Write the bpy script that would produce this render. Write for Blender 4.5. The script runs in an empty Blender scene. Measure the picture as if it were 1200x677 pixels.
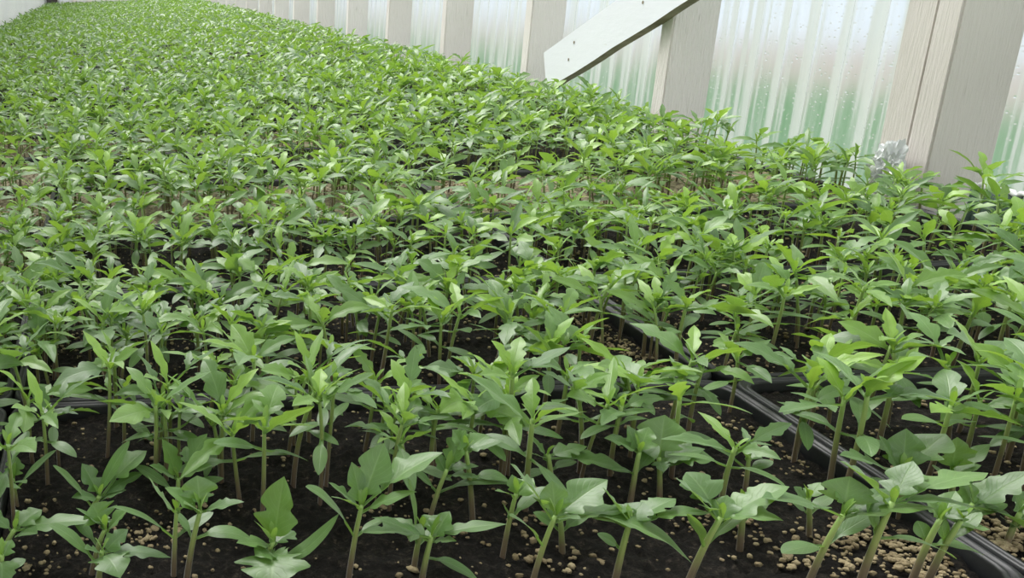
import bpy, bmesh, math, random
import numpy as np
from mathutils import Vector, Matrix, noise as mnoise

C = bpy.context.scene.collection
rnd = random.Random(11)
PI = math.pi

# ------------------------------------------------------------------ camera
W_PX, H_PX = 1200.0, 677.0
F_PX = 1130.0                       # focal length in pixels
PPX, PPY = 134.0, 338.5             # principal point: the photo is the right part of a wider frame
PITCH = math.atan(365.0 / F_PX)
ROLL = math.atan(0.035)
Z_RIM, Z_SOIL = 0.060, 0.050
CAM = Vector((0.0, 0.0, Z_RIM + 0.306))
Fv = Vector((0, math.cos(PITCH), -math.sin(PITCH)))
r0 = Vector((1, 0, 0)); u0 = Vector((0, math.sin(PITCH), math.cos(PITCH)))
Rv = math.cos(ROLL) * r0 - math.sin(ROLL) * u0
Uv = math.sin(ROLL) * r0 + math.cos(ROLL) * u0


def ray(px, py):
    return (Fv + Rv * ((px - PPX) / F_PX) - Uv * ((py - PPY) / F_PX))


def on_z(px, py, z):
    d = ray(px, py); return CAM + d * ((z - CAM.z) / d.z)


def on_x(px, py, x):
    d = ray(px, py); return CAM + d * ((x - CAM.x) / d.x)


def on_y(px, py, y):
    d = ray(px, py); return CAM + d * ((y - CAM.y) / d.y)


def to_px(p):
    v = Vector(p) - CAM
    dd = v.dot(Fv)
    return (PPX + F_PX * v.dot(Rv) / dd, PPY - F_PX * v.dot(Uv) / dd, dd)


cam_d = bpy.data.cameras.new('camera')
cam_o = bpy.data.objects.new('camera', cam_d); C.objects.link(cam_o)
cam_d.sensor_fit = 'HORIZONTAL'; cam_d.sensor_width = 36.0
cam_d.lens = F_PX / W_PX * 36.0
cam_d.shift_x = (W_PX / 2 - PPX) / W_PX
cam_d.shift_y = 0.0
cam_d.clip_start = 0.02; cam_d.clip_end = 200
m = Matrix((Rv, Uv, -Fv)).transposed().to_4x4(); m.translation = CAM
cam_o.matrix_world = m
bpy.context.scene.camera = cam_o

# ------------------------------------------------------------------ helpers


def tag(o, label=None, cat=None, group=None, kind=None):
    if label: o['label'] = label
    if cat: o['category'] = cat
    if group: o['group'] = group
    if kind: o['kind'] = kind
    return o


def link(name, mesh, parent=None, loc=None):
    o = bpy.data.objects.new(name, mesh); C.objects.link(o)
    if parent is not None: o.parent = parent
    if loc is not None: o.location = loc
    return o


def empty(name, loc, rz=0.0):
    o = bpy.data.objects.new(name, None); C.objects.link(o)
    o.location = loc; o.rotation_euler = (0, 0, rz); o.empty_display_size = 0.02
    return o


class MB:
    """collects vertices and faces"""
    def __init__(self):
        self.v = []; self.f = []; self.uv = []; self.tone = []

    def add(self, v, f, uv=None, tone=0.5):
        b = len(self.v)
        self.v.extend([tuple(p) for p in v])
        self.f.extend([tuple(i + b for i in q) for q in f])
        self.uv.extend(uv if uv is not None else [(0, 0)] * len(v))
        self.tone.extend([tone] * len(v))

    def box(self, x0, x1, y0, y1, z0, z1):
        v = [(x, y, z) for z in (z0, z1) for y in (y0, y1) for x in (x0, x1)]
        f = [(0, 2, 3, 1), (4, 5, 7, 6), (0, 1, 5, 4), (2, 6, 7, 3), (0, 4, 6, 2), (1, 3, 7, 5)]
        self.add(v, f)

    def mesh(self, name, mat, smooth=True):
        me = bpy.data.meshes.new(name)
        me.from_pydata(self.v, [], self.f)
        uvl = me.uv_layers.new(name='uv')
        idx = np.zeros(len(me.loops), dtype=np.int32); me.loops.foreach_get('vertex_index', idx)
        uvs = np.array(self.uv, dtype=np.float32)[idx]
        uvl.data.foreach_set('uv', uvs.ravel())
        a = me.attributes.new('tone', 'FLOAT', 'POINT')
        a.data.foreach_set('value', np.array(self.tone, dtype=np.float32))
        if smooth: me.polygons.foreach_set('use_smooth', [True] * len(me.polygons))
        me.materials.append(mat)
        me.update()
        return me


# ------------------------------------------------------------------ materials
def new_mat(name):
    mt = bpy.data.materials.new(name); mt.use_nodes = True
    nt = mt.node_tree; nt.nodes.clear()
    out = nt.nodes.new('ShaderNodeOutputMaterial')
    return mt, nt, out


def N(nt, t, **kw):
    n = nt.nodes.new(t)
    for k, v in kw.items():
        if k.startswith('i_'):
            n.inputs[k[2:].replace('_', ' ')].default_value = v
        else:
            setattr(n, k, v)
    return n


def L(nt, a, b): nt.links.new(a, b)


def ramp(nt, fac, stops):
    r = nt.nodes.new('ShaderNodeValToRGB')
    els = r.color_ramp.elements
    while len(els) < len(stops): els.new(0.5)
    for e, (p, c) in zip(els, stops):
        e.position = p; e.color = (c[0], c[1], c[2], 1)
    if fac is not None: L(nt, fac, r.inputs['Fac'])
    return r


def mixc(nt, fac, a, b, mode='MIX'):
    n = nt.nodes.new('ShaderNodeMix'); n.data_type = 'RGBA'; n.blend_type = mode
    for sock, val in ((n.inputs[0], fac), (n.inputs[6], a), (n.inputs[7], b)):
        if hasattr(val, 'links') or hasattr(val, 'is_linked'): L(nt, val, sock)
        elif isinstance(val, (int, float)): sock.default_value = val
        else: sock.default_value = (*val, 1)
    return n.outputs[2]


def math_n(nt, op, a, b=None):
    n = nt.nodes.new('ShaderNodeMath'); n.operation = op
    for i, v in enumerate((a, b)):
        if v is None: continue
        if hasattr(v, 'is_linked'): L(nt, v, n.inputs[i])
        else: n.inputs[i].default_value = v
    return n.outputs[0]


def leaf_material(name, dark, mid, young, trans_col, tr=0.34):
    mt, nt, out = new_mat(name)
    at = N(nt, 'ShaderNodeAttribute', attribute_name='tone')
    uv = N(nt, 'ShaderNodeUVMap', uv_map='uv')
    sep = N(nt, 'ShaderNodeSeparateXYZ'); L(nt, uv.outputs[0], sep.inputs[0])
    base = ramp(nt, at.outputs['Fac'], [(0.0, dark), (0.5, mid), (1.0, young)])
    # midrib and side veins follow the blade's own u (length) and v (width)
    av = math_n(nt, 'ABSOLUTE', math_n(nt, 'SUBTRACT', sep.outputs['Y'], 0.5))
    rib = math_n(nt, 'SUBTRACT', 1.0, math_n(nt, 'MINIMUM', math_n(nt, 'MULTIPLY', av, 24.0), 1.0))
    ph = math_n(nt, 'SUBTRACT', math_n(nt, 'MULTIPLY', sep.outputs['X'], 9.0), math_n(nt, 'MULTIPLY', av, 5.5))
    tri = math_n(nt, 'ABSOLUTE', math_n(nt, 'SUBTRACT', math_n(nt, 'FRACT', ph), 0.5))
    vein = math_n(nt, 'SUBTRACT', 1.0, math_n(nt, 'MINIMUM', math_n(nt, 'MULTIPLY', tri, 9.0), 1.0))
    veins = math_n(nt, 'MAXIMUM', rib, math_n(nt, 'MULTIPLY', vein, 0.45))
    tc = N(nt, 'ShaderNodeTexCoord')
    no = N(nt, 'ShaderNodeTexNoise', i_Scale=160.0, i_Detail=3.0); L(nt, tc.outputs['Object'], no.inputs['Vector'])
    col = mixc(nt, math_n(nt, 'MULTIPLY', veins, 0.30), base.outputs[0], (0.36, 0.52, 0.22))
    col = mixc(nt, 0.30, col, ramp(nt, no.outputs['Fac'], [(0.3, (0.35, 0.35, 0.35)), (0.75, (0.75, 0.75, 0.70))]).outputs[0], 'OVERLAY')
    geo = N(nt, 'ShaderNodeNewGeometry')
    col = mixc(nt, math_n(nt, 'MULTIPLY', geo.outputs['Backfacing'], 0.30), col, (0.30, 0.46, 0.20))
    p = N(nt, 'ShaderNodeBsdfPrincipled', i_Roughness=0.40)
    p.inputs['Specular IOR Level'].default_value = 0.85
    p.inputs['Sheen Weight'].default_value = 0.42
    p.inputs['Sheen Roughness'].default_value = 0.33
    p.inputs['Sheen Tint'].default_value = (0.85, 1.0, 0.85, 1)
    L(nt, col, p.inputs['Base Color'])
    bm_ = N(nt, 'ShaderNodeBump', i_Strength=0.40, i_Distance=0.0007)
    hgt = math_n(nt, 'SUBTRACT', math_n(nt, 'MULTIPLY', no.outputs['Fac'], 0.7), math_n(nt, 'MULTIPLY', veins, 0.4))
    L(nt, hgt, bm_.inputs['Height']); L(nt, bm_.outputs[0], p.inputs['Normal'])
    t = N(nt, 'ShaderNodeBsdfTranslucent')
    tcol = mixc(nt, at.outputs['Fac'], trans_col, (0.36, 0.58, 0.05))
    L(nt, tcol, t.inputs['Color'])
    ms = N(nt, 'ShaderNodeMixShader'); ms.inputs[0].default_value = tr
    L(nt, p.outputs[0], ms.inputs[1]); L(nt, t.outputs[0], ms.inputs[2]); L(nt, ms.outputs[0], out.inputs[0])
    return mt


M = {}
M['leaf'] = leaf_material('seedling_leaf', (0.062, 0.142, 0.040), (0.122, 0.245, 0.056), (0.24, 0.43, 0.040), (0.23, 0.43, 0.04), 0.32)


def stem_material():
    mt, nt, out = new_mat('seedling_stem')
    uv = N(nt, 'ShaderNodeUVMap', uv_map='uv')
    sep = N(nt, 'ShaderNodeSeparateXYZ'); L(nt, uv.outputs[0], sep.inputs[0])
    col = ramp(nt, sep.outputs['X'], [(0.0, (0.115, 0.072, 0.058)), (0.32, (0.16, 0.125, 0.070)), (0.55, (0.22, 0.27, 0.08)), (1.0, (0.25, 0.40, 0.10))])
    p = N(nt, 'ShaderNodeBsdfPrincipled', i_Roughness=0.5)
    p.inputs['Sheen Weight'].default_value = 0.6; p.inputs['Sheen Roughness'].default_value = 0.3
    p.inputs['Subsurface Weight'].default_value = 0.0
    L(nt, col.outputs[0], p.inputs['Base Color']); L(nt, p.outputs[0], out.inputs[0])
    return mt


M['stem'] = stem_material()


def simple(name, col, rough=0.6, spec=0.5, noise=None, bump=0.0, bscale=60.0, metallic=0.0):
    mt, nt, out = new_mat(name)
    p = N(nt, 'ShaderNodeBsdfPrincipled', i_Roughness=rough)
    p.inputs['Specular IOR Level'].default_value = spec
    p.inputs['Base Color'].default_value = (*col, 1)
    tc = N(nt, 'ShaderNodeTexCoord')
    if noise:
        sc, lo, hi = noise
        n = N(nt, 'ShaderNodeTexNoise', i_Scale=sc, i_Detail=5.0, i_Roughness=0.6)
        L(nt, tc.outputs['Object'], n.inputs['Vector'])
        L(nt, ramp(nt, n.outputs['Fac'], [(0.3, lo), (0.7, hi)]).outputs[0], p.inputs['Base Color'])
    if bump:
        n2 = N(nt, 'ShaderNodeTexNoise', i_Scale=bscale, i_Detail=6.0)
        L(nt, tc.outputs['Object'], n2.inputs['Vector'])
        b = N(nt, 'ShaderNodeBump', i_Strength=bump, i_Distance=0.003)
        L(nt, n2.outputs['Fac'], b.inputs['Height']); L(nt, b.outputs[0], p.inputs['Normal'])
    L(nt, p.outputs[0], out.inputs[0])
    return mt


M['plastic'] = simple('black_plastic', (0.012, 0.013, 0.015), 0.42, 0.45, noise=(14, (0.008, 0.009, 0.010), (0.020, 0.021, 0.024)), bump=0.15, bscale=90)
M['grit'] = simple('vermiculite', (0.42, 0.34, 0.2), 0.9, 0.2, noise=(55, (0.13, 0.095, 0.050), (0.40, 0.33, 0.205)), bump=0.6, bscale=500)
M['bench'] = simple('bench_wood', (0.35, 0.27, 0.19), 0.8, 0.3, noise=(8, (0.24, 0.18, 0.12), (0.42, 0.33, 0.24)), bump=0.3)


def soil_material():
    mt, nt, out = new_mat('potting_soil')
    tc = N(nt, 'ShaderNodeTexCoord'); geo = N(nt, 'ShaderNodeNewGeometry')
    n1 = N(nt, 'ShaderNodeTexNoise', i_Scale=190.0, i_Detail=6.0, i_Roughness=0.75); L(nt, geo.outputs['Position'], n1.inputs['Vector'])
    n2 = N(nt, 'ShaderNodeTexNoise', i_Scale=30.0, i_Detail=3.0); L(nt, geo.outputs['Position'], n2.inputs['Vector'])
    c = ramp(nt, n1.outputs['Fac'], [(0.34, (0.003, 0.0028, 0.0025)), (0.50, (0.013, 0.011, 0.009)), (0.60, (0.040, 0.033, 0.026)), (0.68, (0.13, 0.105, 0.078))])
    col = mixc(nt, math_n(nt, 'MULTIPLY', n2.outputs['Fac'], 0.5), c.outputs[0], (0.010, 0.008, 0.006))
    p = N(nt, 'ShaderNodeBsdfPrincipled', i_Roughness=0.9); p.inputs['Specular IOR Level'].default_value = 0.2
    L(nt, col, p.inputs['Base Color'])
    b = N(nt, 'ShaderNodeBump', i_Strength=1.0, i_Distance=0.010)
    L(nt, n1.outputs['Fac'], b.inputs['Height']); L(nt, b.outputs[0], p.inputs['Normal'])
    L(nt, p.outputs[0], out.inputs[0])
    return mt


M['soil'] = soil_material()
M['soil_dressed'] = simple('soil_top_dressed_with_vermiculite', (.3, .25, .15), .95, .15, noise=(130, (.040, .034, .024), (.38, .33, .22)), bump=1.0, bscale=220)


def painted_wood(name, lo, hi, axis_scale, rough=0.55, streak=(0.40, 0.36, 0.32), relief=0.7):
    """old white paint: long grain relief, thin cracks and a few bare specks"""
    mt, nt, out = new_mat(name)
    tc = N(nt, 'ShaderNodeTexCoord')
    mp = N(nt, 'ShaderNodeMapping'); mp.inputs['Scale'].default_value = axis_scale
    L(nt, tc.outputs['Object'], mp.inputs['Vector'])
    n1 = N(nt, 'ShaderNodeTexNoise', i_Scale=22.0, i_Detail=5.0, i_Roughness=0.6); L(nt, mp.outputs[0], n1.inputs['Vector'])
    n2 = N(nt, 'ShaderNodeTexNoise', i_Scale=3.0, i_Detail=3.0); L(nt, tc.outputs['Object'], n2.inputs['Vector'])
    n3 = N(nt, 'ShaderNodeTexNoise', i_Scale=11.0, i_Detail=2.0); L(nt, mp.outputs[0], n3.inputs['Vector'])
    c = ramp(nt, n2.outputs['Fac'], [(0.3, lo), (0.7, hi)]).outputs[0]
    crack = ramp(nt, n3.outputs['Fac'], [(0.70, (0, 0, 0)), (0.76, (1, 1, 1))]).outputs[0]
    col = mixc(nt, math_n(nt, 'MULTIPLY', crack, 0.45), c, streak)
    p = N(nt, 'ShaderNodeBsdfPrincipled', i_Roughness=rough); p.inputs['Specular IOR Level'].default_value = 0.35
    L(nt, col, p.inputs['Base Color'])
    b = N(nt, 'ShaderNodeBump', i_Strength=relief, i_Distance=0.006)
    L(nt, n1.outputs['Fac'], b.inputs['Height']); L(nt, b.outputs[0], p.inputs['Normal'])
    L(nt, p.outputs[0], out.inputs[0])
    return mt


M['stud'] = painted_wood('painted_stud', (0.82, 0.765, 0.74), (0.90, 0.86, 0.84), (14, 14, 1.3))
M['stud_grey'] = painted_wood('weathered_shaded_stud', (0.60, 0.56, 0.53), (0.69, 0.65, 0.615), (14, 14, 1.3), relief=0.4)  # greyer copy of the stud paint: weathering, plus shade put into the colour
M['brace'] = painted_wood('painted_brace', (0.82, 0.84, 0.90), (0.87, 0.89, 0.95), (9, 1.2, 4), streak=(0.62, 0.60, 0.57), relief=0.10)
M['bare'] = simple('bare_wood_edge', (0.3, 0.25, 0.19), 0.8, 0.2, noise=(30, (0.20, 0.165, 0.12), (0.36, 0.31, 0.24)), bump=0.4)
M['wall_white'] = painted_wood('white_board', (0.80, 0.81, 0.81), (0.86, 0.87, 0.86), (10, 10, 1))


def panel_material():
    mt, nt, out = new_mat('clear_corrugated_plastic')
    tc = N(nt, 'ShaderNodeTexCoord')
    mp = N(nt, 'ShaderNodeMapping'); mp.inputs['Scale'].default_value = (1, 95, 1.3); L(nt, tc.outputs['Object'], mp.inputs['Vector'])
    st = N(nt, 'ShaderNodeTexNoise', i_Scale=1.0, i_Detail=5.0, i_Roughness=0.62); L(nt, mp.outputs[0], st.inputs['Vector'])
    dr = N(nt, 'ShaderNodeTexVoronoi', i_Scale=150.0); L(nt, tc.outputs['Object'], dr.inputs['Vector'])
    drop = ramp(nt, dr.outputs['Distance'], [(0.08, (1, 1, 1)), (0.26, (0, 0, 0))]).outputs[0]
    b = N(nt, 'ShaderNodeBump', i_Strength=0.40, i_Distance=0.0015); L(nt, drop, b.inputs['Height'])
    rf = N(nt, 'ShaderNodeBsdfRefraction', i_Roughness=0.34, i_IOR=1.14); rf.inputs['Color'].default_value = (0.62, 0.65, 0.66, 1)
    L(nt, b.outputs[0], rf.inputs['Normal'])
    tr = N(nt, 'ShaderNodeBsdfTranslucent'); tr.inputs['Color'].default_value = (0.76, 0.745, 0.735, 1)
    df = N(nt, 'ShaderNodeBsdfDiffuse'); df.inputs['Color'].default_value = (0.80, 0.84, 0.80, 1)
    m0 = N(nt, 'ShaderNodeMixShader'); m0.inputs[0].default_value = 0.30
    L(nt, tr.outputs[0], m0.inputs[1]); L(nt, df.outputs[0], m0.inputs[2])
    m1 = N(nt, 'ShaderNodeMixShader')
    fac = ramp(nt, st.outputs['Fac'], [(0.38, (0.16, 0.16, 0.16)), (0.52, (0.36, 0.36, 0.36)), (0.60, (0.90, 0.90, 0.90))]).outputs[0]
    sx = N(nt, 'ShaderNodeSeparateXYZ'); L(nt, tc.outputs['Object'], sx.inputs[0])
    wob = math_n(nt, 'ADD', math_n(nt, 'SINE', math_n(nt, 'MULTIPLY', sx.outputs['Y'], 2 * PI / 0.0678)), math_n(nt, 'MULTIPLY', math_n(nt, 'SUBTRACT', st.outputs['Fac'], 0.5), 1.6))
    val = ramp(nt, wob, [(0.30, (0, 0, 0)), (0.80, (0.85, 0.85, 0.85))]).outputs[0]      # rib shading put into the sheet as whiter bands along the valleys
    L(nt, math_n(nt, 'MAXIMUM', math_n(nt, 'MAXIMUM', fac, val), math_n(nt, 'MULTIPLY', drop, 0.75)), m1.inputs[0]); L(nt, rf.outputs[0], m1.inputs[1]); L(nt, m0.outputs[0], m1.inputs[2])
    gl = N(nt, 'ShaderNodeBsdfGlossy', i_Roughness=0.15); L(nt, b.outputs[0], gl.inputs['Normal'])
    fr = N(nt, 'ShaderNodeFresnel', i_IOR=1.45); L(nt, b.outputs[0], fr.inputs['Normal'])
    m2 = N(nt, 'ShaderNodeMixShader'); L(nt, math_n(nt, 'MULTIPLY', fr.outputs[0], 0.70), m2.inputs[0])
    L(nt, m1.outputs[0], m2.inputs[1]); L(nt, gl.outputs[0], m2.inputs[2])
    L(nt, m2.outputs[0], out.inputs[0])
    return mt


M['panel'] = panel_material()


def film_material():
    mt, nt, out = new_mat('crumpled_film')
    p = N(nt, 'ShaderNodeBsdfPrincipled', i_Roughness=0.18)
    p.inputs['Base Color'].default_value = (0.82, 0.85, 0.85, 1)
    p.inputs['Transmission Weight'].default_value = 0.42
    L(nt, p.outputs[0], out.inputs[0])
    return mt


M['film'] = film_material()

# ------------------------------------------------------------------ leaf and plant geometry


def leaf_geo(P0, P1, Wd, arch=0.15, fold=0.25, roll=0.0, kind='true', ns=18, nw=6, rg=None, petiole=None, wave=0.06):
    """blade (with its petiole) from P0 to the tip P1; returns verts, faces, uv"""
    rg = rg or rnd
    P0 = np.array(P0, float); P1 = np.array(P1, float)
    D = P1 - P0; Ln = float(np.linalg.norm(D)) + 1e-9
    up = np.array((0, 0, 1.0))
    dn = D / Ln
    if abs(dn[2]) > 0.9:
        side_h = np.array((-D[1], D[0], 0)); nh = np.linalg.norm(side_h)
        up = np.array((-dn[0], -dn[1], 0.35)) if nh > 1e-6 else np.array((0, -1.0, 0.2))
    Ctl = (P0 + P1) / 2 + up * arch * Ln
    t = np.linspace(0, 1, ns + 1)
    if kind == 'true':                        # more rings where the notches are
        t = t ** 0.95
    pts = ((1 - t) ** 2)[:, None] * P0 + (2 * t * (1 - t))[:, None] * Ctl + (t ** 2)[:, None] * P1
    T = (2 * (1 - t))[:, None] * (Ctl - P0) + (2 * t)[:, None] * (P1 - Ctl)
    T /= np.linalg.norm(T, axis=1)[:, None] + 1e-9
    S = np.cross(T, up); S /= np.linalg.norm(S, axis=1)[:, None] + 1e-9
    Nn = np.cross(S, T)
    cr, sr = math.cos(roll), math.sin(roll)
    S, Nn = S * cr + Nn * sr, Nn * cr - S * sr
    tp = petiole if petiole is not None else (0.22 if kind == 'cot' else 0.16)
    s = np.clip((t - tp) / (1 - tp), 0, 1)
    if kind == 'cot':
        w = np.power(np.sin(PI * np.power(s, 0.85)), 0.62)
        wl = w.copy(); wr = w.copy()
    elif kind == 'bud':
        w = np.power(s, 0.6) * np.power(1 - s, 0.6) * 1.5; wl = w.copy(); wr = w.copy()
    else:
        base = np.power(s, 0.60) * np.power(1 - s, 1.02); base /= 0.345
        wl = base.copy(); wr = base.copy()
        for ww in (wl, wr):
            for k in range(rg.choice((1, 1, 2))):
                s0 = rg.uniform(0.22, 0.50) if k == 0 else rg.uniform(0.55, 0.72)
                dp = rg.uniform(0.26, 0.55) if k == 0 else rg.uniform(0.10, 0.22)
                ww *= 1 - dp * np.exp(-((s - s0) / 0.075) ** 2)
                ww *= 1 + 0.18 * np.exp(-((s - s0 + 0.12) / 0.07) ** 2)
    pw = 0.0011
    hw = Wd / 2
    wl = np.maximum(wl * hw, pw * (1 - s)); wr = np.maximum(wr * hw, pw * (1 - s))
    wl[-1] = wr[-1] = 0.0002
    vs = np.linspace(-1, 1, nw + 1)
    ph = rg.uniform(0, 6.28); fr = rg.uniform(5, 9)
    verts = []; uvs = []
    cf, sf = math.cos(fold), math.sin(fold)
    for i in range(ns + 1):
        for v in vs:
            wv = wl[i] if v < 0 else wr[i]
            a = abs(v)
            off = S[i] * (wv * v * cf) + Nn[i] * (wv * a * sf * (1 - 0.45 * a) + wave * wv * a * a * math.sin(fr * t[i] * 2 + ph + (0 if v < 0 else 1.7)))
            if s[i] <= 0: off = S[i] * (pw * v) - Nn[i] * pw * (1 - a * a)
            verts.append(pts[i] + off); uvs.append((float(t[i]), 0.5 + 0.5 * float(v)))
    faces = []
    n1 = nw + 1
    for i in range(ns):
        for j in range(nw):
            a = i * n1 + j
            faces.append((a, a + 1, a + n1 + 1, a + n1))
    return verts, faces, uvs, (pts, T)


def compound_leaf(mb, P0, P1, Wd, tone, hi, rg, **kw):
    """terminal blade with, on larger leaves, a pair of small side leaflets on the petiole"""
    ns, nw = hi
    leaflets = kw.pop('leaflets', 0)
    pet = 0.34 if leaflets else None
    v, f, uv, (pts, T) = leaf_geo(P0, P1, Wd, ns=ns, nw=nw, rg=rg, petiole=kw.pop('petiole', pet), **kw)
    mb.add(v, f, uv, tone)
    if leaflets:
        Ln = np.linalg.norm(np.array(P1) - np.array(P0))
        for q in range(leaflets):
            sd = -1 if q % 2 == 0 else 1
            i = max(1, int(ns * rg.uniform(0.22, 0.30)))
            p = pts[i]; t = T[i]
            sdir = np.cross(t, (0, 0, 1.0)); sdir /= np.linalg.norm(sdir) + 1e-9
            d = t * 0.75 + sdir * sd * rg.uniform(0.8, 1.1) + np.array((0, 0, rg.uniform(-0.1, 0.2)))
            d /= np.linalg.norm(d)
            ll = Ln * rg.uniform(0.26, 0.38)
            v, f, uv, _ = leaf_geo(p, p + d * ll, Wd * rg.uniform(0.34, 0.48), arch=0.12, fold=0.2, kind='true', ns=max(5, ns // 2), nw=max(2, nw - 2), rg=rg, petiole=0.08)
            mb.add(v, f, uv, tone)


def tube(mb, pts, radii, nseg=8, tone=0.5, u0_=0.0, u1_=1.0):
    pts = [np.array(p, float) for p in pts]; n = len(pts)
    vs = []; uv = []; fs = []
    ref = np.array((1.0, 0.13, 0.0))
    for i in range(n):
        t = pts[min(i + 1, n - 1)] - pts[max(i - 1, 0)]; t /= np.linalg.norm(t) + 1e-9
        a = np.cross(t, ref); a /= np.linalg.norm(a) + 1e-9; b = np.cross(t, a)
        for k in range(nseg):
            an = 2 * PI * k / nseg
            vs.append(pts[i] + (a * math.cos(an) + b * math.sin(an)) * radii[i])
            uv.append((u0_ + (u1_ - u0_) * i / (n - 1), k / nseg))
    for i in range(n - 1):
        for k in range(nseg):
            k2 = (k + 1) % nseg
            fs.append((i * nseg + k, i * nseg + k2, (i + 1) * nseg + k2, (i + 1) * nseg + k))
    c = len(vs); vs.append(pts[-1] + (pts[-1] - pts[-2]) * 0.05); uv.append((u1_, 0.5))
    for k in range(nseg): fs.append(((n - 1) * nseg + k, (n - 1) * nseg + (k + 1) % nseg, c))
    mb.add(vs, fs, uv, tone)


def bez(p0, p1, p2, n):
    p0, p1, p2 = (np.array(p, float) for p in (p0, p1, p2))
    return [(1 - t) ** 2 * p0 + 2 * t * (1 - t) * p1 + t * t * p2 for t in np.linspace(0, 1, n)]


def plant_parts(rg, lod=0, leggy=1.0, size=1.0):
    """list of (part name, MB); one seedling, base at the origin"""
    hi = {0: (18, 6), 1: (8, 4), 2: (5, 2)}[lod]
    hc = {0: (12, 6), 1: (6, 4), 2: (4, 2)}[lod]
    seg = {0: 8, 1: 5, 2: 3}[lod]
    out = []
    H = rg.uniform(0.040, 0.062) * leggy
    lean = rg.uniform(0, 0.011); la = rg.uniform(0, 2 * PI)
    top = np.array((lean * math.cos(la), lean * math.sin(la), H))
    mid = np.array((top[0] * 0.25 + rg.uniform(-.003, .003), top[1] * 0.25 + rg.uniform(-.003, .003), H * 0.5))
    pts = bez((0, 0, -0.006), mid, top, {0: 9, 1: 5, 2: 3}[lod])
    r0_ = rg.uniform(0.0013, 0.0018)
    mb = MB(); tube(mb, pts, [r0_ * (1 - 0.30 * i / (len(pts) - 1)) for i in range(len(pts))], seg)
    out.append(('stem', mb))
    a0 = rg.uniform(0, 2 * PI)
    kc = 0.66 + rg.uniform(-.06, .10)
    node = pts[int(round((len(pts) - 1) * kc))]
    # two narrow seed leaves, opposite
    for k in range(2):
        a = a0 + k * PI + rg.uniform(-.35, .35)
        ln = rg.uniform(0.024, 0.036) * size; el = rg.uniform(-0.45, 0.35)
        tip = node + np.array((math.cos(a) * math.cos(el), math.sin(a) * math.cos(el), math.sin(el))) * ln
        mb = MB()
        v, f, uv, _ = leaf_geo(node, tip, rg.uniform(0.0065, 0.0095) * size, arch=rg.uniform(0.06, 0.22), fold=rg.uniform(0.05, 0.3),
                               roll=rg.uniform(-.3, .3), kind='cot', ns=hc[0], nw=hc[1], rg=rg, wave=0.03)
        mb.add(v, f, uv, rg.uniform(0.15, 0.5)); out.append(('seed_leaf', mb))
    nl = rg.choice((3, 4, 4, 5)) if lod < 2 else 3
    for k in range(nl):
        a = a0 + PI / 2 + k * 2.4 + rg.uniform(-.4, .4)
        big = (1.0 if k < 2 else 0.72) * size
        ln = rg.uniform(0.028, 0.047) * big; el = rg.uniform(-0.35, 0.62) + (0.22 if k >= 2 else 0)
        tip = top + np.array((math.cos(a) * math.cos(el), math.sin(a) * math.cos(el), math.sin(el))) * ln
        mb = MB()
        compound_leaf(mb, top - np.array((0, 0, 0.004 * (nl - k) / nl)), tip, rg.uniform(0.0095, 0.0160) * big, rg.uniform(0.05, 0.75) + (0.25 if k >= 2 else 0), hi, rg,
                      arch=rg.uniform(0.04, 0.32), fold=rg.uniform(0.1, 0.60), roll=rg.uniform(-.75, .75), leaflets=(rg.choice((0, 1, 2)) if lod < 2 and k < 2 else 0))
        out.append(('leaf', mb))
    mb = MB()
    for k in range(2 if lod < 2 else 1):
        a = a0 + k * PI + 0.8
        tip = top + np.array((math.cos(a) * .006, math.sin(a) * .006, rg.uniform(.006, .011)))
        v, f, uv, _ = leaf_geo(top, tip, 0.0052, arch=0.12, fold=0.5, kind='bud', ns=max(3, hc[0] // 2), nw=2, rg=rg, petiole=0.02)
        mb.add(v, f, uv, 0.80)
    out.append(('shoot_tip', mb))
    return out


# ------------------------------------------------------------------ setting
X_WALL, X_IN = 1.112, 1.029          # outer face of the studs (sheeting) and their inner face
Y_NEAR, Y_END = -0.75, 11.30
Z_FLOOR, Z_TOP = -0.80, 1.75
X_LEFT = -0.655

def bevel_box(x0, x1, y0, y1, z0, z1, bev=0.003):
    bm = bmesh.new(); bmesh.ops.create_cube(bm, size=1.0)
    for v in bm.verts:
        v.co = Vector((x0 + (v.co.x + .5) * (x1 - x0), y0 + (v.co.y + .5) * (y1 - y0), z0 + (v.co.z + .5) * (z1 - z0)))
    bmesh.ops.bevel(bm, geom=list(bm.edges), offset=bev, segments=2, affect='EDGES')
    return bm


def bm_obj(name, bm, mat, parent=None, smooth=False):
    me = bpy.data.meshes.new(name); bm.to_mesh(me); bm.free()
    me.materials.append(mat)
    if smooth: me.polygons.foreach_set('use_smooth', [True] * len(me.polygons))
    return link(name, me, parent)


def plane_mesh(name, mat, x0, x1, y0, y1, z):
    mb = MB(); mb.add([(x0, y0, z), (x1, y0, z), (x1, y1, z), (x0, y1, z)], [(0, 1, 2, 3)])
    return link(name, mb.mesh(name, mat, False))


M['floor'] = simple('concrete_floor', (0.3, 0.29, 0.27), 0.85, 0.3, noise=(4, (0.24, 0.23, 0.21), (0.36, 0.35, 0.33)), bump=0.2)
o = bm_obj('floor', bevel_box(X_LEFT - .05, X_WALL + .03, Y_NEAR - .1, Y_END + .1, Z_FLOOR - .08, Z_FLOOR, 0.002), M['floor'])
tag(o, 'grey concrete floor under the seedling bench', kind='structure')

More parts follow.
